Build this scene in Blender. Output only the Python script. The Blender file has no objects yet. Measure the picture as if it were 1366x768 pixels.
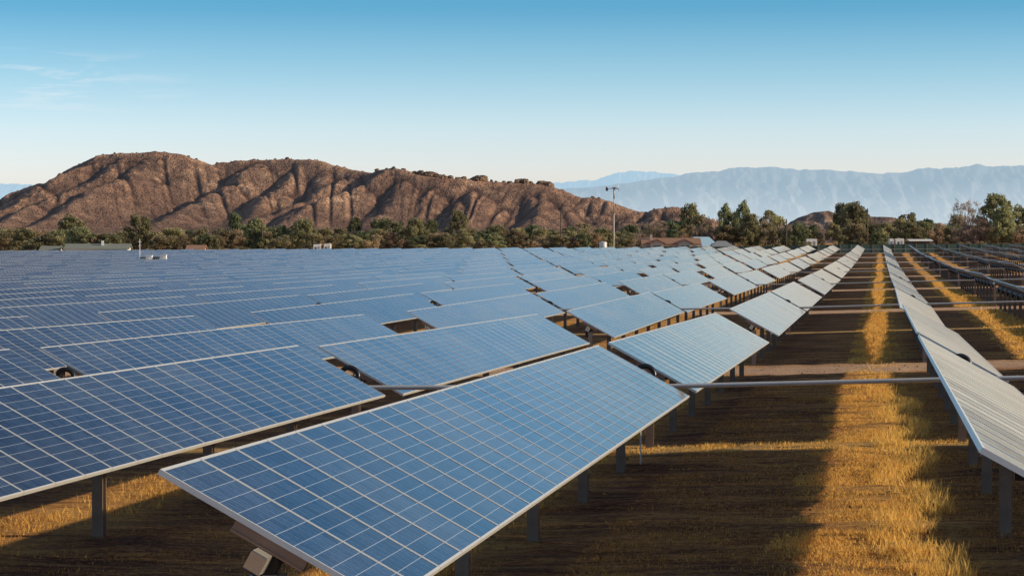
import bpy, bmesh, math, random
import numpy as np
R = math.radians
random.seed(7); rng = np.random.default_rng(11)
sc = bpy.context.scene
COL = sc.collection
PI = math.pi

# ------------------------------------------------------------------ camera frame (photo 1366 x 768)
F, CX, CY, YH = 3100.0, 683.0, 384.0, 322.0
TH = math.atan((1174 - CX) / F)
ST, CT = math.sin(TH), math.cos(TH)
HC = 4.6
def depth(X, Y): return -X * ST + Y * CT
def ground_xy(px, z):
    s = (px - CX) / F * z
    return (-ST * z + CT * s, CT * z + ST * s)
def px_of(X, Y, Z):
    z = depth(X, Y)
    return CX + F * (X * CT + Y * ST) / z, YH + F * (HC - Z) / z

# ------------------------------------------------------------------ terrain
HUB = 1.53
_pz = [-200, 0, 17, 30, 44, 60, 76, 84, 113, 146, 214, 281, 348, 415, 482, 552, 640, 900, 1e6]
_pd = [2.0, 2.05, 2.2, 2.33, 2.47, 2.68, 2.83, 2.88, 2.93, 2.97, 3.04, 2.9, 2.65, 2.35, 1.9, 1.3, 1.35, 1.3, 1.3]
_yy = np.linspace(-200, 1200, 2801)
_dd = np.interp(_yy, _pz, _pd)
_k = np.ones(25) / 25
_dd = np.convolve(np.pad(_dd, 12, mode='edge'), _k, mode='valid')
def cross(X):
    return np.interp(X, [-260, -40, -10, -4.4, 2, 20, 60, 400], [-1.75, -.36, -.07, 0, .22, .75, .95, .95])
def ground(X, Y):
    X = np.asarray(X, float); Y = np.asarray(Y, float)
    d = np.interp(Y, _yy, _dd) + HUB
    f = np.interp(Y, [0, 120, 500], [1, 1, .25])
    f = np.where(X < -10, 1.0, f)
    return HC - d + cross(X) * f
def gz(X, Y): return float(ground(X, Y))

# ------------------------------------------------------------------ mesh helper
class MB:
    def __init__(s):
        s.v = []; s.f = []; s.m = []; s.uv = []; s.c = []
    def poly(s, pts, mat=0, uv=None, col=None):
        b = len(s.v); s.v += [tuple(p) for p in pts]
        s.f.append(tuple(range(b, b + len(pts)))); s.m.append(mat)
        s.uv.append(uv); s.c.append(col)
    def box(s, lo, hi, mat=0, rot=None, org=(0, 0, 0)):
        x0, y0, z0 = lo; x1, y1, z1 = hi
        P = [(x0,y0,z0),(x1,y0,z0),(x1,y1,z0),(x0,y1,z0),(x0,y0,z1),(x1,y0,z1),(x1,y1,z1),(x0,y1,z1)]
        if rot: P = [rot(p) for p in P]
        P = [(p[0]+org[0], p[1]+org[1], p[2]+org[2]) for p in P]
        b = len(s.v); s.v += P
        for q in ((0,3,2,1),(4,5,6,7),(0,1,5,4),(1,2,6,5),(2,3,7,6),(3,0,4,7)):
            s.f.append(tuple(b + i for i in q)); s.m.append(mat); s.uv.append(None); s.c.append(None)
    def tube(s, pts, rads, n=8, mat=0, cap=True, up=None):
        pts = [np.array(p, float) for p in pts]; rings = []
        if not hasattr(rads, '__len__'): rads = [rads] * len(pts)
        for i, p in enumerate(pts):
            t = pts[min(i + 1, len(pts) - 1)] - pts[max(i - 1, 0)]; t /= np.linalg.norm(t) + 1e-9
            a = np.array([0, 0, 1.]) if abs(t[2]) < .9 else np.array([1., 0, 0])
            u = np.cross(t, a); u /= np.linalg.norm(u); w = np.cross(t, u)
            b = len(s.v)
            for k in range(n):
                q = p + rads[i] * (math.cos(2*PI*k/n) * u + math.sin(2*PI*k/n) * w); s.v.append(tuple(q))
            rings.append(b)
        for a, b in zip(rings[:-1], rings[1:]):
            for k in range(n):
                s.f.append((a + k, a + (k+1) % n, b + (k+1) % n, b + k)); s.m.append(mat); s.uv.append(None); s.c.append(None)
        if cap:
            for b, rev in ((rings[0], True), (rings[-1], False)):
                q = tuple(b + k for k in range(n)); s.f.append(q[::-1] if rev else q); s.m.append(mat); s.uv.append(None); s.c.append(None)
    def mesh(s, name, mats, smooth=False):
        me = bpy.data.meshes.new(name); me.from_pydata(s.v, [], s.f)
        for m in mats: me.materials.append(m)
        me.polygons.foreach_set('material_index', s.m)
        if any(u is not None for u in s.uv):
            ul = me.uv_layers.new(name='UVMap'); li = 0; dat = ul.data
            for f, u in zip(s.f, s.uv):
                for k in range(len(f)):
                    if u is not None: dat[li].uv = u[k]
                    li += 1
        if any(c is not None for c in s.c):
            ca = me.color_attributes.new('tint', 'FLOAT_COLOR', 'CORNER'); arr = []
            for f, c in zip(s.f, s.c):
                c = c or (1, 1, 1); arr += [c[0], c[1], c[2], 1.0] * len(f)
            ca.data.foreach_set('color', arr)
        if smooth: me.polygons.foreach_set('use_smooth', [True] * len(s.f))
        me.update(); return me
def link(name, me, parent=None, loc=(0,0,0), rot=(0,0,0), scale=(1,1,1)):
    o = bpy.data.objects.new(name, me); COL.objects.link(o)
    o.parent = parent; o.location = loc; o.rotation_euler = rot; o.scale = scale
    return o
def tag(o, label=None, cat=None, group=None, kind=None):
    if label: o['label'] = label
    if cat: o['category'] = cat
    if group: o['group'] = group
    if kind: o['kind'] = kind
    return o
def thing(name, label, cat, loc, rz=0, group=None):
    o = bpy.data.objects.new(name, None); COL.objects.link(o)
    o.empty_display_size = .2; o.location = loc; o.rotation_euler = (0, 0, rz)
    return tag(o, label, cat, group)
def ordn(n):
    w = ['', 'first','second','third','fourth','fifth','sixth','seventh','eighth','ninth','tenth','eleventh','twelfth']
    if n < len(w): return w[n]
    return '%d%s' % (n, 'th' if 10 <= n % 100 <= 20 else {1:'st',2:'nd',3:'rd'}.get(n % 10, 'th'))

# ------------------------------------------------------------------ materials
def new_mat(name):
    m = bpy.data.materials.new(name); m.use_nodes = True
    nt = m.node_tree; b = nt.nodes['Principled BSDF']; return m, nt, b
def N(nt, t, **kw):
    n = nt.nodes.new(t)
    for k, v in kw.items(): setattr(n, k, v)
    return n
def L(nt, a, b): nt.links.new(a, b)
def val(nt, op, a, b=None, c=None):
    n = N(nt, 'ShaderNodeMath', operation=op)
    for i, x in enumerate((a, b, c)):
        if x is None: continue
        if isinstance(x, (int, float)): n.inputs[i].default_value = x
        else: L(nt, x, n.inputs[i])
    return n.outputs[0]
def mixc(nt, fac, a, b, blend='MIX'):
    n = N(nt, 'ShaderNodeMix', data_type='RGBA', blend_type=blend)
    for i, x in ((0, fac), (6, a), (7, b)):
        if isinstance(x, (int, float)): n.inputs[i].default_value = x
        elif isinstance(x, tuple): n.inputs[i].default_value = (*x, 1)[:4]
        else: L(nt, x, n.inputs[i])
    return n.outputs[2]
def ramp(nt, x, stops):
    n = N(nt, 'ShaderNodeValToRGB'); e = n.color_ramp.elements
    while len(e) < len(stops): e.new(.5)
    for el, (p, c) in zip(e, stops):
        el.position = p; el.color = (*c, 1) if isinstance(c, tuple) else (c, c, c, 1)
    L(nt, x, n.inputs[0]); return n.outputs[0]
def noise(nt, vec, scale, detail=4, rough=.55, dist=0):
    n = N(nt, 'ShaderNodeTexNoise'); n.inputs['Scale'].default_value = scale; n.inputs['Detail'].default_value = detail
    n.inputs['Roughness'].default_value = rough; n.inputs['Distortion'].default_value = dist
    if vec is not None: L(nt, vec, n.inputs['Vector'])
    return n.outputs['Fac']
def mapping(nt, vec, scale=(1,1,1), rot=(0,0,0)):
    n = N(nt, 'ShaderNodeMapping'); n.inputs['Scale'].default_value = scale; n.inputs['Rotation'].default_value = rot
    L(nt, vec, n.inputs['Vector']); return n.outputs[0]
def bump(nt, b, h, strength, dist):
    n = N(nt, 'ShaderNodeBump'); n.inputs['Strength'].default_value = strength; n.inputs['Distance'].default_value = dist
    L(nt, h, n.inputs['Height']); L(nt, n.outputs[0], b.inputs['Normal'])
def simple(name, col, rough=.7, metal=0., var=.25, scale=8., spec=.4, world=False):
    m, nt, b = new_mat(name)
    tc = N(nt, 'ShaderNodeTexCoord'); src = tc.outputs['Object']
    if world: src = N(nt, 'ShaderNodeNewGeometry').outputs['Position']
    f = noise(nt, src, scale, 5, .6)
    c = mixc(nt, f, tuple(x*(1-var) for x in col), tuple(min(1, x*(1+var)) for x in col))
    L(nt, c, b.inputs['Base Color'])
    b.inputs['Roughness'].default_value = rough; b.inputs['Metallic'].default_value = metal
    b.inputs['Specular IOR Level'].default_value = spec
    return m

def pv_glass(name='pv_glass', t0=.0014, t1=.0034):
    m, nt, b = new_mat(name)
    uv = N(nt, 'ShaderNodeUVMap').outputs[0]
    sp = N(nt, 'ShaderNodeSeparateXYZ'); L(nt, uv, sp.inputs[0])
    u, v = sp.outputs[0], sp.outputs[1]
    def line(x, w):      # 1 near the integers
        fr = val(nt, 'FRACT', val(nt, 'ADD', x, .5)); d = val(nt, 'ABSOLUTE', val(nt, 'SUBTRACT', fr, .5))
        return val(nt, 'LESS_THAN', d, w)
    lu = line(u, .019); lv = line(v, .016)
    bus = line(val(nt, 'MULTIPLY', v, 2.0), .022)
    cell = N(nt, 'ShaderNodeVectorMath', operation='FLOOR'); L(nt, uv, cell.inputs[0])
    geo = N(nt, 'ShaderNodeNewGeometry')
    pos = N(nt, 'ShaderNodeTexCoord').outputs['Object']
    pf = N(nt, 'ShaderNodeVectorMath', operation='MULTIPLY'); L(nt, geo.outputs['Position'], pf.inputs[0]); pf.inputs[1].default_value = (0, .9950, 0)
    pff = N(nt, 'ShaderNodeVectorMath', operation='FLOOR'); L(nt, pf.outputs[0], pff.inputs[0])
    wn = N(nt, 'ShaderNodeTexWhiteNoise', noise_dimensions='3D')
    L(nt, cell.outputs[0], wn.inputs['Vector'])
    oi = N(nt, 'ShaderNodeObjectInfo')
    wn2 = N(nt, 'ShaderNodeTexWhiteNoise', noise_dimensions='1D'); L(nt, val(nt, 'ADD', val(nt, 'MULTIPLY', oi.outputs['Random'], 91.7), 3.1), wn2.inputs['W'])
    vo = N(nt, 'ShaderNodeTexVoronoi'); vo.inputs['Scale'].default_value = 34; L(nt, geo.outputs['Position'], vo.inputs['Vector'])
    g = val(nt, 'ADD', val(nt, 'MULTIPLY', wn.outputs['Value'], .45), val(nt, 'MULTIPLY', N_sep(nt, vo.outputs['Color']), .4))
    g = val(nt, 'ADD', g, val(nt, 'MULTIPLY', wn2.outputs['Value'], .25))
    base = ramp(nt, g, [(0.0, (.005, .015, .034)), (.5, (.012, .034, .076)), (1.0, (.040, .078, .150))])
    base = mixc(nt, val(nt, 'MULTIPLY', bus, .28), base, (.30, .36, .46))
    base = mixc(nt, val(nt, 'MULTIPLY', lv, .30), base, (.42, .48, .58))
    base = mixc(nt, val(nt, 'MULTIPLY', lu, .58), base, (.62, .68, .76))
    dn = noise(nt, mapping(nt, geo.outputs['Position'], (.9, .25, .9)), 1.2, 5, .6)
    dust = ramp(nt, dn, [(.3, .01), (.75, .05)])
    base = mixc(nt, dust, base, (.34, .33, .30))
    L(nt, base, b.inputs['Base Color'])
    L(nt, ramp(nt, dn, [(.3, .05), (.75, .13)]), b.inputs['Roughness'])
    b.inputs['IOR'].default_value = 1.6
    # a thin film of dust: its optical depth grows with the slant of the light path
    lw = N(nt, 'ShaderNodeLayerWeight'); lw.inputs['Blend'].default_value = .5
    cosv = val(nt, 'MAXIMUM', val(nt, 'SUBTRACT', 1.0, lw.outputs['Facing']), .02)
    tau = val(nt, 'MULTIPLY', ramp(nt, dn, [(.3, t0), (.75, t1)]), val(nt, 'ADD', .75, val(nt, 'MULTIPLY', wn2.outputs['Value'], .6)))
    fac = val(nt, 'SUBTRACT', 1.0, val(nt, 'EXPONENT', val(nt, 'MULTIPLY', val(nt, 'DIVIDE', tau, val(nt, 'POWER', cosv, 1.7)), -1.0)))
    df = N(nt, 'ShaderNodeBsdfDiffuse'); df.inputs['Color'].default_value = (.56, .56, .53, 1)
    mx = N(nt, 'ShaderNodeMixShader'); L(nt, fac, mx.inputs[0]); L(nt, b.outputs[0], mx.inputs[1]); L(nt, df.outputs[0], mx.inputs[2])
    L(nt, mx.outputs[0], nt.nodes['Material Output'].inputs['Surface'])
    return m
def N_sep(nt, c):
    s = N(nt, 'ShaderNodeSeparateColor'); L(nt, c, s.inputs[0]); return s.outputs[0]

M = {}
M['glass'] = pv_glass(); M['dusty'] = pv_glass('dusty_pv_glass', .0017, .0036)
M['frame'] = simple('anodised_frame', (.72, .72, .70), .38, .35, .06, 3)
M['back'] = simple('backsheet', (.15, .15, .14), .7, 0, .10, 2)
M['galv'] = simple('galvanised_steel', (.20, .19, .175), .75, 0, .2, 9)
M['post'] = simple('weathered_post_steel', (.27, .21, .165), .75, .05, .45, 5)
M['rail'] = simple('mounting_rail', (.36, .21, .14), .55, .2, .2, 6)
M['black'] = simple('black_rubber', (.012, .013, .016), .3, 0, .3, 10)
M['drive'] = simple('drive_tube_steel', (.52, .53, .55), .5, .15, .15, 2)
M['white'] = simple('white_paint', (.78, .77, .74), .5, 0, .05, 2)
M['cream'] = simple('cream_stucco', (.55, .47, .38), .85, 0, .1, 2)
M['tile'] = simple('clay_tile', (.30, .17, .115), .8, 0, .3, 2)
M['grey_roof'] = simple('grey_shingle', (.20, .22, .20), .85, 0, .25, 1.5)
M['blue_roof'] = simple('blue_metal_roof', (.30, .46, .60), .5, .1, .1, 1)
M['window'] = simple('window_glass', (.03, .04, .05), .1, 0, .2, 2, .8)
M['door'] = simple('dark_door', (.06, .045, .035), .6, 0, .2, 2)
M['wood'] = simple('pole_wood', (.10, .07, .05), .85, 0, .3, 4)
M['bark'] = simple('tree_bark', (.11, .08, .06), .9, 0, .35, 3)
M['fence'] = simple('green_fence_slat', (.045, .085, .075), .7, 0, .25, 1.2)
M['tank'] = simple('tank_steel', (.62, .63, .64), .4, .3, .12, 1)
M['mirror'] = simple('bright_zinc', (.62, .62, .60), .18, .9, .12, 12)
M['plain_grey'] = simple('grey_metal', (.33, .34, .35), .5, .3, .1, 2)
M['turb_dark'] = simple('turbine_dark', (.07, .065, .06), .5, .2, .1, 2)

def leaf_mat(name, a, c, trans=.25):
    m, nt, b = new_mat(name)
    at = N(nt, 'ShaderNodeAttribute', attribute_name='tint')
    oi = N(nt, 'ShaderNodeObjectInfo')
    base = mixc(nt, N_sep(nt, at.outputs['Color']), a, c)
    hs = N(nt, 'ShaderNodeHueSaturation'); L(nt, base, hs.inputs['Color'])
    L(nt, val(nt, 'ADD', val(nt, 'MULTIPLY', oi.outputs['Random'], .05), .475), hs.inputs['Hue'])
    L(nt, val(nt, 'ADD', val(nt, 'MULTIPLY', oi.outputs['Random'], .5), .75), hs.inputs['Value'])
    L(nt, hs.outputs[0], b.inputs['Base Color'])
    b.inputs['Roughness'].default_value = .75; b.inputs['Specular IOR Level'].default_value = .15
    tr = N(nt, 'ShaderNodeBsdfTranslucent'); L(nt, hs.outputs[0], tr.inputs['Color'])
    mx = N(nt, 'ShaderNodeMixShader'); mx.inputs[0].default_value = .48; L(nt, b.outputs[0], mx.inputs[1]); L(nt, tr.outputs[0], mx.inputs[2])
    L(nt, mx.outputs[0], nt.nodes['Material Output'].inputs['Surface'])
    return m
M['leaf_P'] = leaf_mat('pine_needles', (.16, .17, .09), (.42, .39, .22))
M['leaf_D'] = leaf_mat('dark_evergreen', (.11, .13, .075), (.30, .31, .17))
M['leaf_O'] = leaf_mat('olive_foliage', (.20, .18, .10), (.44, .38, .22))
M['leaf_B'] = leaf_mat('dry_brush', (.28, .20, .125), (.52, .39, .25))
M['leaf_X'] = leaf_mat('bare_twigs', (.24, .18, .15), (.46, .35, .29))

# ------------------------------------------------------------------ solar trackers
TILT = R(28.5); PITCH = 5.85; XA = -4.42; W = 1.98; MOD = 1.005
GY = [16.57 + 27*MOD + .85 + (0 if k == 0 else 0) for k in range(1)]
GEAR0 = 16.57 + 27*MOD + .85          # gear gap of the front blocks
PER = 69.2
NB = 8
FB, GAP = .019, .010                  # frame border, gap between modules
def module_into(mb, y0):
    hw = W/2; a, c = y0 + GAP/2, y0 + MOD - GAP/2
    zt, zg, zb = .045, .040, .0
    # frame: four bars
    mb.box((-hw, a, zb), (hw, a+FB, zt), 1); mb.box((-hw, c-FB, zb), (hw, c, zt), 1)
    mb.box((-hw, a+FB, zb), (-hw+FB+.006, c-FB, zt), 1); mb.box((hw-FB-.006, a+FB, zb), (hw, c-FB, zt), 1)
    x0, x1 = -hw+FB+.006, hw-FB-.006
    mb.poly([(x0, a+FB, zg), (x1, a+FB, zg), (x1, c-FB, zg), (x0, c-FB, zg)], 0, [(.04,.04),(11.96,.04),(11.96,5.96),(.04,5.96)])
    mb.poly([(x0, a+FB, .012), (x0, c-FB, .012), (x1, c-FB, .012), (x1, a+FB, .012)], 2)
PM = [M['glass'], M['frame'], M['back']]; PMD = [M['dusty'], M['frame'], M['back']]
mb = MB(); module_into(mb, 0); ME_MOD = mb.mesh('solar_module', PM); ME_MODD = mb.mesh('solar_module', PMD)
ME_TAB = {}
for n in (27, 30):
    mb = MB()
    for k in range(n): module_into(mb, k*MOD)
    ME_TAB[n] = mb.mesh('panel_table_%d' % n, PM); ME_TAB[-n] = mb.mesh('panel_table_%d' % n, PMD)
def rail_mesh():                       # hat section rail across the tube
    mb = MB(); pr = [(-.05,-.092),(.05,-.092),(.05,-.075),(.03,-.075),(.03,-.003),(-.03,-.003),(-.03,-.075),(-.05,-.075)]
    for k in range(8):
        q = (k+1) % 8; mb.poly([(-.31,pr[k][0],pr[k][1]),(.31,pr[k][0],pr[k][1]),(.31,pr[q][0],pr[q][1]),(-.31,pr[q][0],pr[q][1])])
    for x in (-.31, .31): mb.poly([(x,a,b) for a, b in pr])
    me = mb.mesh('mounting_rail', [M['rail']])
    bm = bmesh.new(); bm.from_mesh(me); bmesh.ops.remove_doubles(bm, verts=bm.verts, dist=1e-5); bm.to_mesh(me); bm.free(); return me
ME_RAIL = rail_mesh()
def tube_mesh(n):
    mb = MB(); h = .062
    mb.box((-h, -.14, -.245), (h, n*MOD + .14, -.095), 0)
    return mb.mesh('torque_tube', [M['galv']])
ME_TUBE = {n: tube_mesh(n) for n in (27, 30)}
def post_mesh():                       # I-section post, top just under the tube
    mb = MB(); w, d, t = .075, .075, .012
    for lo, hi in (((-w, -d, -.5), (w, -d+t, 1.30)), ((-w, d-t, -.5), (w, d, 1.30)), ((-t/2, -d+t, -.5), (t/2, d-t, 1.30))):
        mb.box(lo, hi, 0)
    return mb.mesh('post', [M['post']])
ME_POST = post_mesh()
def bearing_mesh():
    mb = MB(); mb.tube([(0, -.05, 0), (0, .05, 0)], .125, 14, 0)
    mb.box((-.1, -.06, -.26), (.1, .06, -.1), 0)
    return mb.mesh('bearing', [M['black']], False)
ME_BEAR = bearing_mesh()
def ring_mesh():                       # black hose looped round the tube at the drive gap
    mb = MB(); pts = [(.18*math.cos(a), .02*math.sin(2*a), .18*math.sin(a)) for a in np.linspace(0, 2*PI, 25)]
    mb.tube(pts, .05, 8, 0, False); return mb.mesh('cable_loop', [M['black']], True)
ME_RING = ring_mesh()
def arm_mesh():
    mb = MB(); mb.box((-.04, -.03, -.20), (.04, .03, .0), 0); mb.box((-.075, -.05, -.30), (.075, .05, -.20), 0)
    return mb.mesh('drive_arm', [M['black']])
ME_ARM = arm_mesh()
def cap_mesh():
    mb = MB(); mb.box((-.066, -.012, -.066), (.066, .0, .066), 0); return mb.mesh('end_cap', [M['mirror']])
ME_CAP = cap_mesh()
ME_COND = MB(); ME_COND.tube([(0,0,-.2),(0,0,.75)], .016, 6, 0); ME_COND = ME_COND.mesh('conduit', [M['tank']])

# hand-measured end heights for the row just right of the aisle (its tables kink visibly), plus one set for its shadow
HAND = {(1, 0): ((-.20, -.12), (-.10, -.05)), (0, 0): ((.04, .03), (.04, .12)), (0, 1): ((-.16, .02), (.03, -.05))}  # unseen front block of the second row lowered to shift its shadow edge
n_track = 0
trackers = []
def tracker(row, blk):
    """row: 0 = first row right of the aisle, -1 = first row left of it"""
    global n_track
    X = XA + PITCH * (row + 1) + (.13 if row == 0 else 0)
    yg = GEAR0 + PER*blk + (0 if blk == 0 else 0)
    n1 = 27 if blk == 0 else 30; n2 = 30
    ya, yb = yg - .85 - n1*MOD, yg + .85 + n2*MOD
    z0, z1 = depth(X, ya), depth(X, yb)
    if z1 < 14: return
    # seen at all (or near enough on the sunny side to throw its shadow into view)?
    pxs = [px_of(X+dx, max(y, ya), gz(X, y)+1.6)[0] for y in np.linspace(max(ya, 12), yb, 12) for dx in (-1, 1) if depth(X, y) > 5]
    if not pxs: return
    lim = 1366 + 60 + 14*F/max(depth(X, yb), 20)
    if max(pxs) < -40 or min(pxs) > lim: return
    n_track += 1
    side = 'right' if row >= 0 else 'left'
    ri = row + 1 if row >= 0 else -row
    nm = ('front block' if blk == 0 else 'rearmost block' if blk == NB-1 else ordn(blk+1) + ' block back')
    rn = 'first row %s of the grass aisle' % side if ri == 1 else '%s row %s of the grass aisle' % (ordn(ri), side)
    look = 'blue solar panels' if row < 0 else 'pale glinting solar panels' if row == 0 else 'dark panel undersides'
    root = thing('solar_tracker', '%s, %s of the %s' % (look, nm, rn), 'solar panels', (X, yg, gz(X, yg)), 0, 'solar panel blocks in rows')
    g0 = gz(X, yg)
    amp = .035 if row == -1 else .06 if row < 0 else .10
    rr = random.Random(row*97 + blk*13 + 5)
    jig = [rr.uniform(-amp, amp) for _ in range(4)]
    if (row, blk) in HAND: jig = [*HAND[(row, blk)][0], *HAND[(row, blk)][1]]
    if row == -1 and blk == 0: jig = [0, 0, 0, 0]
    zc = depth(X, yg)
    near = z0 < 90 and row in (-1, 0, -2, -3, -4, -5) and blk == 0 or (row in (-1, 0) and blk == 1)
    full = row >= 0 or zc < 330
    til = TILT + (rr.uniform(-.004, .004) if row > -3 else rr.uniform(-.016, .016))
    for s, (n, y0, y1, j0, j1) in enumerate(((n1, ya, yg - .85, jig[0], jig[1]), (n2, yg + .85, yb, jig[2], jig[3]))):
        za, zb = gz(X, y0) + HUB + j0 - g0, gz(X, y1) + HUB + j1 - g0
        pit = math.atan2(zb - za, y1 - y0)
        # table frame: local origin at its near end on the tube axis, y along the row
        t = link('panel_table', None if near else ME_TAB[-n if row == 0 else n], root, (0, y0 - yg, za), (pit, til, 0))
        t.rotation_mode = 'YXZ'; t.rotation_euler = (pit, til, 0)
        if near:
            t.empty_display_size = .1
            for k in range(n): link('solar_module', ME_MODD if row == 0 else ME_MOD, t, (0, k*MOD, .0))
        if full:
            for k in (range(n + 1) if row in (1, 2) and blk in (1, 2, 3) else (0, n) if zc < 250 else ()):
                link('mounting_rail', ME_RAIL, t, (0, k*MOD + (.06 if k == 0 else -.06 if k == n else 0), 0))
            link('torque_tube', ME_TUBE[n], t, (0, 0, 0))
            offs = [5.13*q + .5 for q in range(-5, 0)] if s == 0 else [5.13*q + .5 for q in range(0, 6)]
            offs.append(y0 + .02 - yg if s == 0 else y1 - .08 - yg)
            for of in offs:
                yy = yg + of
                hz = za + (zb - za) * (yy - y0) / (y1 - y0)
                end = of == offs[-1]
                link('post', ME_POST, root, (0, yy - yg + (.09 if end and s == 0 else 0), hz - 1.56))
                if zc < 330: link('bearing', ME_BEAR, root, (-.17*math.sin(til), yy - yg + (.09 if end and s == 0 else 0), hz - .17))
            if zc < 200:
                yo = -.14 if s == 0 else n*MOD + .154
                link('end_cap', ME_CAP, t, (0, yo, -.17))
    hz = HUB + (jig[1] + jig[2]) / 2
    if full:
        link('cable_loop', ME_RING, root, (-.06, .15, hz - .10))
        link('drive_arm', ME_ARM, root, (.28, -.30, hz - .12))
        link('conduit', ME_COND, root, (.2, -3.2, 0))
    trackers.append((row, blk, zc))
for row in range(-42, 13):
    for blk in range(NB):
        tracker(row, blk)
print('trackers', n_track)

# drive tubes crossing all the rows at every drive gap
for k in range(NB):
    y = GEAR0 + PER*k - .30
    xl = max(-230, -.42*y - 12); xr = min(75, .07*y + 14)
    xs = np.arange(xl, xr, 2.9)
    pts = [(x, y, gz(x, y) + HUB - .30) for x in xs]
    mb = MB(); mb.tube(pts, .045, 8, 0)
    o = link('drive_tube', mb.mesh('drive_tube', [M['drive']], True))
    nm = 'nearest' if k == 0 else 'farthest' if k == NB-1 else ordn(k+1) + ' tube from front'
    tag(o, 'grey steel drive tube crossing the panel rows, %s' % nm, 'tube', 'drive tubes crossing the rows')

# ------------------------------------------------------------------ ground sheet
def vnoise(x, y, seed):
    r = np.random.default_rng(seed); tab = r.uniform(-1, 1, (256, 256))
    xi = np.floor(x).astype(int); yi = np.floor(y).astype(int); fx = x - xi; fy = y - yi
    fx = fx*fx*(3-2*fx); fy = fy*fy*(3-2*fy); g = lambda a, b: tab[a % 256, b % 256]
    return (g(xi, yi)*(1-fx)+g(xi+1, yi)*fx)*(1-fy)+(g(xi, yi+1)*(1-fx)+g(xi+1, yi+1)*fx)*fy
def ground_sheet():
    xs = np.unique(np.concatenate([-np.geomspace(60, 9000, 26), np.arange(-60, 61, 2.0), np.arange(-16, 10, .25), np.geomspace(62, 9000, 26), [0]]))
    ys = np.unique(np.concatenate([[-300, -100, -40], np.arange(-20, 160, 2.0), np.arange(16, 96, .22), np.arange(160, 700, 6.0), np.geomspace(700, 30000, 30)]))
    XX, YY = np.meshgrid(xs, ys)
    ZZ = ground(XX, YY)
    nearw = np.clip((110-YY)/30, 0, 1)*np.clip((YY-10)/6, 0, 1)*np.clip((10-XX)/2, 0, 1)*np.clip((XX+16)/2, 0, 1)
    ZZ = ZZ + nearw*(.045*vnoise(XX/1.6, YY/.55, 61) + .028*vnoise(XX/.6, YY/.5, 62) + .035*vnoise(XX/5, YY/1.7, 63) - .02)
    v = np.stack([XX, YY, ZZ], -1).reshape(-1, 3)
    nx, ny = len(xs), len(ys)
    i = np.arange(nx*ny).reshape(ny, nx)
    f = np.stack([i[:-1,:-1], i[:-1,1:], i[1:,1:], i[1:,:-1]], -1).reshape(-1, 4)
    me = bpy.data.meshes.new('ground'); me.from_pydata(v.tolist(), [], f.tolist())
    me.polygons.foreach_set('use_smooth', [True]*len(f))
    m, nt, b = new_mat('dry_soil')
    P = N(nt, 'ShaderNodeNewGeometry').outputs['Position']
    streak = noise(nt, mapping(nt, P, (.35, 2.6, 1)), 1.0, 6, .65, .4)
    fine = noise(nt, mapping(nt, P, (1, 1.6, 1)), 9.0, 6, .7)
    fine2 = noise(nt, P, 38.0, 4, .7)
    patch = noise(nt, P, .32, 4, .6, .5)
    # straw band along every aisle, lightened to brighten its sunlit lane
    sx = N(nt, 'ShaderNodeSeparateXYZ'); L(nt, P, sx.inputs[0])
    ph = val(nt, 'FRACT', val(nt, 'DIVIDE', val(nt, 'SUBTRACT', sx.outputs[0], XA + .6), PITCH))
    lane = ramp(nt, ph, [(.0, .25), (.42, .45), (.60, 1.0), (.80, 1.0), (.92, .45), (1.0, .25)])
    t = val(nt, 'ADD', val(nt, 'MULTIPLY', streak, .7), val(nt, 'MULTIPLY', fine, .75))
    t = val(nt, 'ADD', val(nt, 'MULTIPLY_ADD', t, 1.35, -.32), val(nt, 'MULTIPLY', fine2, .55))
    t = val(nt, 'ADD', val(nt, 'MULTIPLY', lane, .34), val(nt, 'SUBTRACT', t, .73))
    t = val(nt, 'ADD', t, val(nt, 'MULTIPLY', val(nt, 'SUBTRACT', patch, .5), .5))
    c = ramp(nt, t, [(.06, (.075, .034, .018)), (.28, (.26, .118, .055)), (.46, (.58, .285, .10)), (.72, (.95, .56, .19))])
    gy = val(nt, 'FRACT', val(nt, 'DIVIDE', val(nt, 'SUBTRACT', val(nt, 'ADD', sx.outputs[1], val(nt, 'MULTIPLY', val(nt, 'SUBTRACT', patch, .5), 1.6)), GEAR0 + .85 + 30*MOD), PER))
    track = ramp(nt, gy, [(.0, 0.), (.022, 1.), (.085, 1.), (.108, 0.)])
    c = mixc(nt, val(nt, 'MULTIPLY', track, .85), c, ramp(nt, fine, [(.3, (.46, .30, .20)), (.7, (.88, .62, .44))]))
    gg = val(nt, 'FRACT', val(nt, 'DIVIDE', val(nt, 'SUBTRACT', sx.outputs[1], GEAR0 - 1.3), PER))   # straw tone, lightened to paint the sunlit strip at the drive gaps
    straw = ramp(nt, gg, [(.0, 0.), (.008, 1.), (.030, 1.), (.038, 0.)])
    c = mixc(nt, val(nt, 'MULTIPLY', straw, .8), c, ramp(nt, fine, [(.3, (.42, .25, .10)), (.7, (.92, .62, .26))]))
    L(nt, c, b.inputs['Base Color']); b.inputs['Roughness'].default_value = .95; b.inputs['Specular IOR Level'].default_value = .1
    h = val(nt, 'ADD', val(nt, 'MULTIPLY', fine, .7), val(nt, 'ADD', val(nt, 'MULTIPLY', fine2, .3), val(nt, 'MULTIPLY', streak, .8)))
    bump(nt, b, h, 1.0, .22)
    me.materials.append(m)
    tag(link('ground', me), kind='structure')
ground_sheet()

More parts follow.
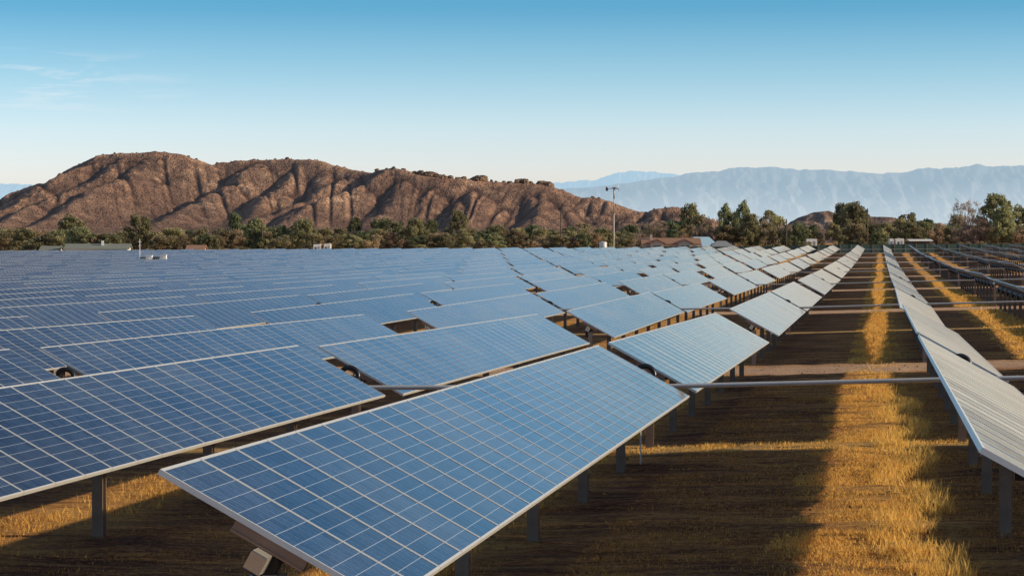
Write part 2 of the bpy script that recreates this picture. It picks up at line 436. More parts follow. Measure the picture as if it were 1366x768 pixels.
# ------------------------------------------------------------------ dry grass (nobody could count it)
def grass(name, label, specs, mat):
    V = []; T = []
    for (x0, x1, y0, y1, dens, h0, h1, wd, prof, tone) in specs:
        n = int((x1-x0)*(y1-y0)*dens)
        x = rng.uniform(x0, x1, n)
        y = y0 + (y1-y0)*rng.uniform(0, 1, n)**1.35
        if prof == 'mid':
            cx = (x0+x1)/2 + .35*np.sin(y*.8) + .2*np.sin(y*2.3+1); keep = np.abs(x-cx) < (x1-x0)/2*rng.uniform(0.1, 1, n); x, y = x[keep], y[keep]
        # clump
        cl = np.sin(x*3.1+1.7*np.sin(y*1.9))*np.sin(y*2.7+1.3*np.sin(x*2.3)); keep = rng.uniform(-1.3, 1, len(x)) < cl; x, y = x[keep], y[keep]; cl = cl[keep]
        tk = ((y - GEAR0 - .85 - 30*MOD) % PER); kp = (tk > 7.2) | (rng.uniform(0, 1, len(x)) < .05); x, y, cl = x[kp], y[kp], cl[kp]
        n = len(x); z = ground(x, y) - .01
        h = rng.uniform(h0, h1, n)*(1+.3*cl); a = rng.uniform(0, 2*PI, n); w = wd*rng.uniform(.6, 1.3, n)*(1+y/70)
        lean = rng.normal(0, .45, (n, 2)) if prof != 'flat' else rng.normal(0, 1, (n, 2))*np.array([1.3, .35])
        if prof == 'flat': z = z + .035; hh = .12*h
        else: hh = h
        dx, dy = np.cos(a)*w, np.sin(a)*w
        A = np.stack([x-dx, y-dy, z], -1); B = np.stack([x+dx, y+dy, z], -1); C = np.stack([x+lean[:,0]*h, y+lean[:,1]*h, z+hh], -1)
        V.append(np.stack([A, B, C], 1).reshape(-1, 3)); T.append(np.repeat(np.clip(tone + rng.normal(0, .2, n), 0, 1), 3))
    V = np.concatenate(V); T = np.concatenate(T); n = len(V)//3
    me = bpy.data.meshes.new(name)
    me.vertices.add(len(V)); me.vertices.foreach_set('co', V.ravel())
    me.loops.add(len(V)); me.loops.foreach_set('vertex_index', np.arange(len(V)))
    me.polygons.add(n); me.polygons.foreach_set('loop_start', np.arange(n)*3)
    me.update(calc_edges=True)
    ca = me.color_attributes.new('tint', 'FLOAT_COLOR', 'POINT')
    ca.data.foreach_set('color', np.stack([T, T, T, np.ones_like(T)], -1).ravel())
    me.materials.append(mat); me.validate()
    tag(link(name, me), label, 'grass', kind='stuff')
    print(name, n)
gm, nt, b = new_mat('straw')
at = N(nt, 'ShaderNodeAttribute', attribute_name='tint')
L(nt, ramp(nt, N_sep(nt, at.outputs['Color']), [(0, (.21, .095, .040)), (.45, (.66, .325, .09)), (1, (1.0, .68, .20))]), b.inputs['Base Color'])
b.inputs['Roughness'].default_value = .8; b.inputs['Specular IOR Level'].default_value = .15
tr = N(nt, 'ShaderNodeBsdfTranslucent'); L(nt, b.inputs['Base Color'].links[0].from_socket, tr.inputs['Color'])
mx = N(nt, 'ShaderNodeMixShader'); mx.inputs[0].default_value = .5; L(nt, b.outputs[0], mx.inputs[1]); L(nt, tr.outputs[0], mx.inputs[2])
L(nt, mx.outputs[0], nt.nodes['Material Output'].inputs['Surface'])
grass('dry_grass', 'tall golden dry grass beside the panel row right of the aisle', [
    (-.15, 1.0, 22, 62, 620, .04, .20, .0055, 'mid', 1.0), (-.7, .45, 60, 150, 140, .06, .16, .010, 'mid', .75),
    (5.5, 7.6, 60, 190, 50, .06, .16, .012, 'mid', .75), (-7.0, -4.9, 20, 60, 520, .04, .15, .0045, 'mid', .75), (-12.6, -10.6, 20, 60, 220, .04, .15, .006, 'mid', .7)], gm)
grass('straw_stubble', 'short brown straw stubble covering the aisle floor', [
    (-9, 3.0, GEAR0 - 1.0, GEAR0 + 1.0, 620, .02, .09, .006, 'all', .85), (-3.6, 3.2, 20, 70, 420, .012, .050, .0045, 'all', .36), (-1.3, 1.1, 70, 150, 20, .015, .05, .009, 'all', .42),  # first patch: paler, denser blades brighten the drive-gap sun strip
    (-12.5, -4.4, 18, 50, 160, .012, .05, .005, 'all', .36), (2.8, 9, 60, 110, 10, .015, .05, .010, 'all', .36), (-3.6, 3.0, 20, 75, 55, .05, .16, .0045, 'flat', .80), (-10, -4.5, 20, 50, 30, .05, .16, .0045, 'flat', .75),
    (-1.35, 1.05, 20, 62, 1500, .015, .06, .0055, 'mid', .80), (-1.15, .75, 60, 160, 700, .02, .07, .008, 'mid', .82),  # paler, denser blades put here to brighten the sunlit lanes
    (-1.2, 1.0, 155, 420, 110, .03, .09, .014, 'mid', .85), (4.6, 7.2, 65, 260, 180, .02, .08, .012, 'mid', .85), (-6.9, -4.9, 20, 62, 420, .015, .06, .0055, 'all', .78)], gm)
def clods():
    V = []; Fc = []; n = 1800
    x = rng.uniform(-10, 4.5, n); y = 19 + 75*rng.uniform(0, 1, n)**1.3; r_ = rng.gamma(2.2, .004, n) + .003
    z = ground(x, y)
    base = np.array([(1,0,0),(-.5,.87,0),(-.5,-.87,0),(.1,.1,.75),(0,0,-.5)])
    for i in range(n):
        p = base*(1+rng.uniform(-.35, .35, base.shape)); a = rng.uniform(0, 6.28); c_, s_ = math.cos(a), math.sin(a)
        p = np.stack([p[:,0]*c_-p[:,1]*s_, p[:,0]*s_+p[:,1]*c_, p[:,2]], -1)*r_[i]*2 + (x[i], y[i], z[i]); b0 = len(V)
        V += p.tolist(); Fc += [(b0,b0+1,b0+3),(b0+1,b0+2,b0+3),(b0+2,b0,b0+3),(b0+1,b0,b0+4),(b0+2,b0+1,b0+4),(b0,b0+2,b0+4)]
    me = bpy.data.meshes.new('soil_clods'); me.from_pydata(V, [], Fc); me.materials.append(simple('clod_soil', (.26, .15, .075), .95, 0, .5, 3, .1, True))
    tag(link('soil_clods', me), 'small brown soil clods scattered over the aisle floor', 'soil clods', kind='stuff')
clods()

# ------------------------------------------------------------------ hills
def fbm(x, y, seed, o=5, gain=.5):
    s = 0; a = 1
    for k in range(o): s = s + a*vnoise(x*2**k + 13*k, y*2**k + 7*k, seed+k); a *= gain
    return s
def sheet_mesh(name, P, mat):
    ny, nx, _ = P.shape
    i = np.arange(nx*ny).reshape(ny, nx)
    f = np.stack([i[:-1,:-1], i[:-1,1:], i[1:,1:], i[1:,:-1]], -1).reshape(-1)
    me = bpy.data.meshes.new(name); me.vertices.add(nx*ny); me.vertices.foreach_set('co', P.reshape(-1))
    nf = len(f)//4
    me.loops.add(len(f)); me.loops.foreach_set('vertex_index', f)
    me.polygons.add(nf); me.polygons.foreach_set('loop_start', np.arange(nf)*4)
    me.polygons.foreach_set('use_smooth', np.ones(nf, bool))
    me.update(calc_edges=True); me.materials.append(mat); return me

def hill_mat():
    m, nt, b = new_mat('scrub_hillside')
    P = N(nt, 'ShaderNodeNewGeometry').outputs['Position']
    big = noise(nt, P, .011, 5, .6, .6); mid = noise(nt, P, .06, 5, .65); fine = noise(nt, P, .33, 4, .7)
    vo = N(nt, 'ShaderNodeTexVoronoi'); vo.inputs['Scale'].default_value = .34; L(nt, P, vo.inputs['Vector'])
    vo2 = N(nt, 'ShaderNodeTexVoronoi'); vo2.inputs['Scale'].default_value = .09; L(nt, P, vo2.inputs['Vector'])
    t = val(nt, 'ADD', val(nt, 'MULTIPLY', big, .55), val(nt, 'ADD', val(nt, 'MULTIPLY', mid, .5), val(nt, 'MULTIPLY', fine, .45)))
    c = ramp(nt, t, [(.48, (.080, .046, .035)), (.68, (.140, .082, .060)), (.86, (.25, .155, .108)), (1.0, (.52, .39, .28))])
    shrub = ramp(nt, vo.outputs['Distance'], [(.18, 1.0), (.42, 0.0)])
    shrub = val(nt, 'MULTIPLY', shrub, ramp(nt, mid, [(.35, .95), (.7, .25)]))
    c = mixc(nt, val(nt, 'MULTIPLY', shrub, .78), c, (.045, .036, .024))
    rocks = ramp(nt, vo2.outputs['Distance'], [(.10, 1.0), (.26, 0.0)])
    c = mixc(nt, val(nt, 'MULTIPLY', rocks, ramp(nt, big, [(.50, 0.0), (.66, .75)])), c, (.46, .35, .26))
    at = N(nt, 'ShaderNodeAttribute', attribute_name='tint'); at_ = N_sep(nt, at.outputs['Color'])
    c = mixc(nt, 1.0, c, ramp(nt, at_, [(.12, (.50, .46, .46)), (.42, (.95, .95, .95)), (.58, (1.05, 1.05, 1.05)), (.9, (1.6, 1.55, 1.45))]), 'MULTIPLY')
    L(nt, c, b.inputs['Base Color']); b.inputs['Roughness'].default_value = .95; b.inputs['Specular IOR Level'].default_value = .05
    h = val(nt, 'ADD', val(nt, 'MULTIPLY', mid, 1.2), val(nt, 'ADD', fine, val(nt, 'MULTIPLY', shrub, .9)))
    bump(nt, b, h, .8, 3.5)
    b.inputs['Emission Color'].default_value = (.30, .36, .46, 1); b.inputs['Emission Strength'].default_value = .045  # faint glow stands in for haze over the slope
    return m
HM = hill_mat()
ZH = 2600.0; SH = ZH / F
RIDGE = [(-260,318),(-160,303),(-60,283),(0,262),(30,252),(60,238),(100,214),(135,202),(175,201),(215,199),(240,203),(262,211),(278,216),(292,213),(310,210),(350,209),(390,208),(415,209),(440,216),(470,224),(490,229),(505,226),(530,223),(560,232),(600,237),(640,240),(680,242),(715,243),(735,246),(760,256),(780,263),(790,261),(805,263),(830,275),(850,281),(870,277),(895,274),(915,280),(940,287),(980,302),(1020,318)]
def hill():
    nu, nv = 900, 250
    u0, u1 = -300, 1040
    u = np.linspace(u0, u1, nu) * SH; v = np.linspace(-560, 260, nv)       # u lateral metres, v depth about the ridge
    U, Vv = np.meshgrid(u, v)
    wu = U + 8*fbm(U/80, Vv/110, 3, 3, .4); wv = Vv + 6*fbm(U/80, Vv/80, 9, 2)
    ru = np.array([p[0] for p in RIDGE])*SH; rh = np.array([YH - p[1] for p in RIDGE])*SH
    r = random.Random(4)
    spine = []                                                             # u, v, height, slope, round
    off = lambda uu: 40*math.sin(uu/120.) + 25*math.sin(uu/47.+1)
    for uu in np.arange(ru[0], ru[-1], 6.0):
        spine.append((uu, off(uu), np.interp(uu, ru, rh), .62, 9))
    def spur(px, slant, length, k0=.97, wig=10, curve=0., slope=.66, rnd=7):
        uu = px*SH; h0 = float(np.interp(uu, ru, rh))*k0; n = int(length/7); ph = r.uniform(0, 6)
        for k in range(n):
            t = k/(n-1); vv = off(uu) - t*length
            su = uu + slant*length*t + curve*length*t*t + wig*math.sin(t*7+ph)*t
            hh = h0*(1 - t)**1.22*(1+.03*math.sin(t*13+ph))
            spine.append((su, vv, hh, slope, rnd))
    # big named spurs
    spur(290, -.55, 430, .99, 8, .12, .70); spur(345, -.30, 420, .97, 8, .10); spur(395, -.12, 380, .98, 8)
    spur(428, .05, 330, .95, 8); spur(470, -.38, 350, .98, 10, .1); spur(520, -.45, 390, .99, 8, .15); spur(540, -.1, 300, .95)
    spur(130, -.30, 420, .97, 9); spur(95, -.5, 330, .95); spur(175, -.22, 430, .96, 12, -.05); spur(215, -.25, 440, .97, 10); spur(245, -.2, 300, .93); spur(60, -.6, 260, .95)
    for px in (585, 608, 632, 655, 676, 700, 722): spur(px, r.uniform(-.22, .05), r.uniform(230, 300), r.uniform(.9, .98), 6, 0, .7, 5)
    for px in (748, 775, 800, 828, 860, 890, 915): spur(px, r.uniform(-.1, .35), r.uniform(150, 240), .95, 6)
    for px in (20, -20, -70): spur(px, -.3, 200, .95)
    for k in range(36):                                                    # smaller side ribs
        px = r.uniform(10, 740); spur(px, r.uniform(-.6, .35), r.uniform(110, 300), r.uniform(.66, .96), 9, r.uniform(-.1, .1), .8, 3)
    S = np.array(spine, dtype=np.float32)
    H = np.full(U.shape, -50., dtype=np.float32)
    wu = wu.astype(np.float32); wv = wv.astype(np.float32)
    for (su, sv, hh, sl, rd) in S:                                         # only a window can be reached
        reach = (hh+10)/sl + 20
        a0, a1 = np.searchsorted(u, [su-reach-30, su+reach+30]); b0, b1 = np.searchsorted(v, [sv-reach-30, sv+reach+30])
        if a1 <= a0 or b1 <= b0: continue
        d = np.sqrt((wu[b0:b1, a0:a1]-su)**2 + (wv[b0:b1, a0:a1]-sv)**2 + rd*rd) - rd
        # concave foot: slope eases as it nears the plain
        q = hh - sl*d
        np.maximum(H[b0:b1, a0:a1], q, out=H[b0:b1, a0:a1])
    env = np.interp(U, ru, rh)*np.clip(1 - np.abs(Vv + 60)/520, 0, 1)**1.5*.36 - 4   # debris apron at the foot
    H = np.log(np.exp(np.clip(H/5, -30, 30)) + np.exp(np.clip(env/5, -30, 30)))*5
    H = H + .9*fbm(U/30, Vv/30, 21, 5, .5)
    frac = np.clip(H/np.maximum(np.interp(U, ru, rh), 5), 0, 1)             # runnels cut down the slopes
    gx = U + .25*Vv*np.sin(U/140.) + 4*fbm(U/60, Vv/120, 41, 2)
    cut = 1 - np.abs(vnoise(gx/21, Vv/150, 44)); cut2 = 1 - np.abs(vnoise(gx/9, Vv/80, 47))
    H = H - (4.6*cut**6 + 1.2*cut2**5)*np.clip((frac-.14)/.3, 0, 1)*np.clip((1.03-frac)/.25, 0, 1) + 1.5*np.maximum(0, fbm(U/7, Vv/7, 50, 2))**2*np.clip(frac*1.5, 0, 1)
    # keep the photo's skyline: lift or lower each column to the measured ridge height
    base = np.max(H, axis=0); want = np.interp(u, ru, rh)
    k = np.convolve(np.pad(want/np.maximum(base, 3), 12, mode='edge'), np.ones(25)/25, mode='valid')
    H = H*np.clip(k, .3, 1.6)[None, :]
    H = np.where(H < 0, H*.4, H)
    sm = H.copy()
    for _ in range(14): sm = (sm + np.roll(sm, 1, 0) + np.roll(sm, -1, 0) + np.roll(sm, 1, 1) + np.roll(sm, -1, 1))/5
    curv = np.clip(.5 + (H - sm)*.55, 0, 1)                                  # shade in gullies and light on crests, painted into the tint
    fx = -ST*(ZH+Vv) + CT*U - CT*CX*SH; fy = CT*(ZH+Vv) + ST*(U - CX*SH)
    P = np.stack([fx, fy, H + HC - 2.0], -1)
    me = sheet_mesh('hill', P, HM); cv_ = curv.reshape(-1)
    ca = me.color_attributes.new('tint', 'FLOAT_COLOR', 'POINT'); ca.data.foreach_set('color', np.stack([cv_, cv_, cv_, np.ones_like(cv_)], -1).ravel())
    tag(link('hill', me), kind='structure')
    return u, v, H
hu, hv, HH = hill()

# low knoll at the right
def knoll():
    z = 2100.; s = z/F
    prof = [(990,322),(1020,312),(1045,300),(1065,288),(1085,281),(1105,279),(1122,285),(1150,287),(1180,288),(1210,291),(1250,296),(1290,306),(1330,318),(1360,322)]
    u = np.linspace(980, 1370, 260)*s; v = np.linspace(-170, 120, 90); U, V = np.meshgrid(u, v)
    top = np.interp(U, [p[0]*s for p in prof], [(322-p[1])*s for p in prof])
    H = top*np.clip(1-np.abs(V/165), 0, 1)**.9*(1+.25*fbm(U/26, V/50, 5, 4)) + .6*fbm(U/8, V/8, 6, 3)
    k = top[0]/np.maximum(np.max(H, 0), .5); H = H*np.clip(k, .5, 1.5)[None]
    fx = -ST*(z+V) + CT*(U-CX*s); fy = CT*(z+V) + ST*(U-CX*s)
    P = np.stack([fx, fy, H+HC-1.5], -1); me = sheet_mesh('knoll', P, HM); n_ = len(me.vertices)
    ca = me.color_attributes.new('tint', 'FLOAT_COLOR', 'POINT'); ca.data.foreach_set('color', [.5, .5, .5, 1.]*n_)
    tag(link('knoll', me), kind='structure')
knoll()

def far_mat(name, a, b_, em, es, sc_, em2, top):
    m, nt, b = new_mat(name)
    P = N(nt, 'ShaderNodeNewGeometry').outputs['Position']
    t = noise(nt, P, sc_, 6, .6, .3)
    L(nt, mixc(nt, ramp(nt, t, [(.35, 0.), (.68, 1.)]), a, b_), b.inputs['Base Color']); b.inputs['Roughness'].default_value = 1; b.inputs['Specular IOR Level'].default_value = 0
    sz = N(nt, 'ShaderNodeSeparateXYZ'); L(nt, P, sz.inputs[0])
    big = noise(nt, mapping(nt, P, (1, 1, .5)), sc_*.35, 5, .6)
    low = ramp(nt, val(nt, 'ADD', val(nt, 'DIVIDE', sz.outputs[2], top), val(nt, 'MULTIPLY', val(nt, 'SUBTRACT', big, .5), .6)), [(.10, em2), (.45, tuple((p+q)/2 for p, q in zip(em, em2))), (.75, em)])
    L(nt, low, b.inputs['Emission Color']); b.inputs['Emission Strength'].default_value = es  # haze painted as a glow, brighter toward the foot
    return m
def range_(name, prof, z, mat, seed, rough=.2, dep=.28, foot=322, apron=0.25):
    s = z/F; x0, x1 = prof[0][0], prof[-1][0]
    nu, nv = 420, 110
    u = np.linspace(x0, x1, nu)*s; D = 200*s*dep*4
    v = np.linspace(-D, D*.35, nv); U, V = np.meshgrid(u, v)
    top = np.interp(U, [p[0]*s for p in prof], [(foot-p[1])*s for p in prof])
    top = top*(1 + .022*fbm(U/(30*s), U*0+seed, seed+3, 5, .6)); top0 = top[0]
    a = np.clip(1-np.abs(V)/D, 0, 1)
    rd = 1-2*np.abs(fbm(U/(34*s)+.3*V/(60*s), V/(80*s), seed, 4, .55))
    H = top*(a**1.25*(1-apron) + apron*a) + rough*top*rd*a*(1-a)*2.0 + .02*top*fbm(U/(9*s), V/(14*s), seed+8, 4)
    k = top0/np.maximum(np.max(H, 0), 1); H = H*np.clip(k, .6, 1.4)[None]
    fx = -ST*(z+V) + CT*(U-CX*s); fy = CT*(z+V) + ST*(U-CX*s)
    P = np.stack([fx, fy, H+HC-4], -1); tag(link(name, sheet_mesh(name, P, mat)), kind='structure')
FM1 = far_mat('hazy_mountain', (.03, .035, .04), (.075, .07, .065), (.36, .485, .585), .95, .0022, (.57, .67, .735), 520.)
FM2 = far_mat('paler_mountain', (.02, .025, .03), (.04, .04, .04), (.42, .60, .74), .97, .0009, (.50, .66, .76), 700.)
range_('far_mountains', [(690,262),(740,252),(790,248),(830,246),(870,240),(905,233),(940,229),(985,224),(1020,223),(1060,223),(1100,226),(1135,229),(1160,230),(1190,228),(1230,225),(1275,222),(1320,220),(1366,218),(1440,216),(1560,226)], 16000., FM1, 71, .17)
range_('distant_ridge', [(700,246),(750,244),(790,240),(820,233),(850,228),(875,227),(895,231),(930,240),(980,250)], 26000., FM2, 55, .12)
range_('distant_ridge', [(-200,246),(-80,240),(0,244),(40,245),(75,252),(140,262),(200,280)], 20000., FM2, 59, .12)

# rocks standing along the ridge
def rock_mesh(seed):
    r = np.random.default_rng(seed); nu, nv = 10, 7; mb = MB(); P = []
    for j in range(nv+1):
        for i in range(nu):
            th = PI*j/nv; ph = 2*PI*i/nu; q = np.array([math.sin(th)*math.cos(ph), math.sin(th)*math.sin(ph), math.cos(th)])
            q = np.sign(q)*np.abs(q)**.85
            P.append(q*(1+r.uniform(-.33, .33)))
    mb.v = [tuple(p) for p in P]
    for j in range(nv):
        for i in range(nu):
            mb.f.append((j*nu+i, j*nu+(i+1) % nu, (j+1)*nu+(i+1) % nu, (j+1)*nu+i)); mb.m.append(0); mb.uv.append(None); mb.c.append(None)
    return mb.mesh('rock', [ROCKM])
ROCKM = simple('granite_rock', (.20, .14, .10), .95, 0, .4, .8, .05, True)
RK = [rock_mesh(s) for s in range(5)]
_rr = random.Random(77)
rocks = [(_rr.uniform(556, 662), _rr.choice([2.5,3,4,5,6.5,8,10])) for _ in range(26)] + [(_rr.uniform(690, 736), _rr.choice([4,5,7,9])) for _ in range(16)] + [(_rr.uniform(90, 460), _rr.choice([1.6,2,2.6])) for _ in range(14)] + [(362,3),(378,4),(420,2.5),(505,5),(518,3),(528,5),(541,4),(556,6),(563,8),(572,7),(580,10),(586,8),(594,5),(602,7),(611,5),(620,6),(634,6),(641,9),(648,5),(656,4),(672,4),(680,5),(690,4),(700,6),(708,4),(720,8),(727,6),(731,9),(735,7),(790,4),(798,3),(248,4),(258,3),(150,2.5),(870,3),(885,2.5)]
for i, (px, hp) in enumerate(rocks):
    uu = px*SH; a = int(np.clip(np.searchsorted(hu, uu), 0, len(hu)-1)); bq = int(np.argmax(HH[:, a])); z = ZH + hv[bq]
    X = -ST*z + CT*(uu-CX*SH); Y = CT*z + ST*(uu-CX*SH)
    o = link('rock_outcrop', RK[i % 5], None, (X, Y, HH[bq, a]+HC-2.0), (random.uniform(-.2, .2), 0, random.uniform(0, 6)), (hp*SH*.55*random.uniform(.8, 1.5), hp*SH*.6, hp*SH*.5))
    tag(o, 'brown rock outcrop on the hill ridge, %s from left on the skyline' % ordn(sorted(p for p, _ in rocks).index(px)+1), 'rock', 'rock outcrops on the hill ridge')

# ------------------------------------------------------------------ trees
def tree_parts(kind, seed):
    r = np.random.default_rng(seed); mb = MB(); tr = MB()
    def leafcloud(c, rad, n, size, tone, flat=1.0):
        for _ in range(n):
            d = r.normal(0, 1, 3); d /= np.linalg.norm(d)+1e-9; p = c + d*rad*(r.uniform(.15, 1)**.5)*np.array([1, 1, flat])
            a = r.normal(0, 1, 3); a /= np.linalg.norm(a); bb = np.cross(a, r.normal(0, 1, 3)); bb /= np.linalg.norm(bb)+1e-9
            s = size*r.uniform(.6, 1.4)
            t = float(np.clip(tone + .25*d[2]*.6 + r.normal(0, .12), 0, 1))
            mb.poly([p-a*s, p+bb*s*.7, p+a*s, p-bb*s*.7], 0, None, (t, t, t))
    top = .93; tw = .024 if kind != 'B' else .015
    lean = r.normal(0, .03, 2)
    tr.tube([(0,0,-.03),(lean[0]*.4,lean[1]*.4,.3),(lean[0],lean[1],.6),(lean[0]*1.2,lean[1]*1.2,top-.08)], [tw*1.3, tw, tw*.65, tw*.2], 6, 0)
    def limb(z, p):
        s = np.array([lean[0]*z, lean[1]*z, z]); m_ = s + (p-s)*.5 + np.array([0, 0, -.02]); tr.tube([s, m_, p], [tw*.42, tw*.28, tw*.1], 4, 0, False)
    if kind == 'P':
        nb = 32
        for k in range(nb):
            z = .26 + .70*k/nb + r.uniform(-.03, .03); w = .5*(1-abs((z-.52)/.56)**2.0)**.75 if abs(z-.52) < .56 else .05
            ph = k*2.4 + r.uniform(-.5, .5); rr_ = w*r.uniform(.45, 1.0)
            c = np.array([rr_*math.cos(ph)*.86, rr_*math.sin(ph)*.86, z]); limb(max(.1, z-.10), c)
            leafcloud(c, r.uniform(.11, .17), 105, .030, r.uniform(.15, .7), .62)
        leafcloud(np.array([lean[0], lean[1], .92]), .07, 70, .02, .55, .9)
    elif kind == 'D':
        for k in range(34):
            z = .12 + .80*r.uniform(0, 1)**.9; w = .5*math.sqrt(max(.02, 1-((z-.42)/.60)**2)); ph = r.uniform(0, 6.28); rr_ = w*r.uniform(.3, .92)
            c = np.array([rr_*math.cos(ph), rr_*math.sin(ph), z])
            if k % 3 == 0: limb(max(.08, z-.1), c)
            leafcloud(c, r.uniform(.10, .16), 95, .030, r.uniform(.1, .6), .8)
    elif kind == 'O':
        for k in range(36):
            z = .10 + .82*r.uniform(0, 1)**.8; w = .5*math.sqrt(max(.03, 1-((z-.38)/.64)**2)); ph = r.uniform(0, 6.28); rr_ = w*r.uniform(.25, .95)
            c = np.array([rr_*math.cos(ph), rr_*math.sin(ph), z])
            if k % 3 == 0: limb(.1, c)
            leafcloud(c, r.uniform(.08, .14), 85, .028, r.uniform(.2, .85), .8)
    elif kind == 'B':
        for k in range(30):
            z = .08 + .8*r.uniform(0, 1); w = .5*math.sqrt(max(.03, 1-((z-.25)/.75)**2)); ph = r.uniform(0, 6.28); rr_ = w*r.uniform(.2, .95)
            c = np.array([rr_*math.cos(ph), rr_*math.sin(ph), z])
            if k % 2 == 0: limb(.06, c)
            leafcloud(c, r.uniform(.09, .14), 75, .028, r.uniform(.25, .9), .9)
    else:                                                                   # bare, twiggy
        for k in range(34):
            z = .25 + .72*r.uniform(0, 1); w = .5*math.sqrt(max(.03, 1-((z-.6)/.5)**2)) if abs(z-.6) < .5 else .1; ph = r.uniform(0, 6.28); rr_ = w*r.uniform(.3, 1)
            c = np.array([rr_*math.cos(ph), rr_*math.sin(ph), z]); limb(r.uniform(.12, .5), c)
            for q in range(26):
                d = r.normal(0, 1, 3); d[2] = abs(d[2]); d /= np.linalg.norm(d); s0 = c + r.normal(0, .03, 3); e = s0 + d*r.uniform(.05, .12)
                sd = np.cross(d, r.normal(0, 1, 3)); sd /= np.linalg.norm(sd); t = float(r.uniform(.1, .9))
                mb.poly([s0-sd*.006, s0+sd*.006, e+sd*.003, e-sd*.003], 0, None, (t, t, t))
            leafcloud(c, .07, 14, .014, r.uniform(.2, .8), .8)
    return mb.mesh('crown_'+kind, [M['leaf_'+kind]]), tr.mesh('trunk_'+kind, [M['bark']])
TM = {k: [tree_parts(k, 100*i + ord(k)) for i in range(4)] for k in 'PDOBX'}
TREES = [(5,310,30,'O'),(31,304,30,'P'),(47,316,26,'O'),(63,318,22,'B'),(80,314,20,'O'),(95,293,34,'P'),(109,303,30,'P'),(125,312,12,'D'),(138,311,26,'O'),(147,314,10,'D'),(164,309,28,'P'),(186,291,30,'P'),(203,308,30,'O'),(217,314,24,'B'),(230,303,38,'O'),(243,314,20,'O'),(255,306,24,'D'),(271,311,16,'D'),(281,313,22,'P'),(293,305,24,'P'),(306,306,22,'P'),(318,288,22,'D'),(330,300,22,'P'),(341,297,24,'P'),(352,301,26,'O'),
(361,303,22,'P'),(373,300,18,'D'),(384,304,26,'O'),(394,300,24,'P'),(406,297,26,'P'),(420,306,28,'O'),(438,315,26,'B'),(451,303,28,'O'),(460,310,22,'P'),(472,294,16,'D'),(485,308,26,'D'),(497,312,30,'B'),(505,297,24,'D'),(521,296,38,'D'),(537,304,24,'D'),(540,318,26,'B'),(555,296,26,'P'),(570,298,26,'D'),(556,315,26,'D'),(583,309,42,'B'),(599,309,28,'O'),(611,286,24,'P'),(624,303,28,'O'),(643,307,26,'D'),(650,320,36,'B'),(663,300,24,'P'),(673,309,24,'O'),(683,304,24,'B'),(696,303,28,'O'),(709,300,24,'D'),(721,314,28,'B'),(734,306,26,'D'),
(745,308,24,'O'),(758,302,24,'D'),(768,311,24,'B'),(777,297,26,'O'),(789,308,24,'B'),(804,304,28,'P'),(815,309,22,'O'),(828,308,22,'O'),(842,299,26,'D'),(853,311,22,'X'),(869,299,24,'D'),(889,294,30,'D'),(903,297,40,'O'),(910,308,28,'B'),(921,272,22,'P'),(932,285,26,'O'),(945,292,28,'X'),(951,307,24,'D'),(967,273,17,'P'),(977,283,22,'D'),(975,300,42,'O'),(991,269,18,'P'),(999,285,24,'P'),(1007,302,24,'D'),(1016,288,28,'X'),(1026,281,24,'P'),(1036,286,26,'O'),
(1048,298,26,'X'),(1061,297,22,'D'),(1057,308,30,'O'),(1073,300,26,'O'),(1087,306,20,'X'),(1114,296,24,'O'),(1126,271,30,'P'),(1139,271,34,'P'),(1141,293,26,'O'),(1151,278,16,'P'),(1164,298,26,'D'),(1174,311,22,'D'),(1188,295,28,'O'),(1200,290,28,'O'),(1211,284,26,'P'),(1217,297,26,'O'),(1231,292,28,'D'),(1243,301,26,'O'),(1256,300,26,'O'),(1266,301,24,'O'),(1276,287,22,'P'),(1288,270,30,'X'),(1296,277,30,'X'),(1296,300,30,'X'),(1308,290,30,'X'),(1317,302,26,'X'),(1328,259,38,'P'),(1338,276,26,'P'),(1342,296,28,'O'),(1350,300,26,'O'),(1362,275,28,'P'),(1378,285,26,'O'),(-14,308,26,'P')]
LOOK = {'P': 'green pine', 'D': 'dense dark evergreen', 'O': 'olive green broad tree', 'B': 'tan dry brush clump', 'X': 'bare purplish brown tree'}
LAND = [(48,'green roofed bungalow'),(130,'long low house'),(186,'white inverter boxes'),(235,'parked white vehicles'),(350,'left utility pole'),(430,'white trailers'),(611,'tall lone pine'),(748,'middle utility pole'),(805,'steel water tank'),(819,'wind turbine'),(895,'tile roofed house'),(945,'blue roofed garage'),(1157,'right utility pole'),(1195,'white sheds'),(1228,'flat roofed carport'),(1330,'right frame edge')]
def nearest(px):
    l = min(LAND, key=lambda q: abs(q[0]-px)); return ('behind the ' if abs(l[0]-px) < 9 else 'left of the ' if px < l[0] else 'right of the ') + l[1]
rt = random.Random(31)
qx = -18
while qx < 1385:
    if not 1085 < qx < 1112: TREES.append((qx, rt.uniform(303, 313) if qx < 850 else rt.uniform(294, 306), rt.uniform(22, 32), rt.choice('OBDPOBXO' if qx < 850 else 'OXBXODOP')))
    qx += rt.uniform(13, 21)
TREES.sort(key=lambda t: t[0])
cnt = {}
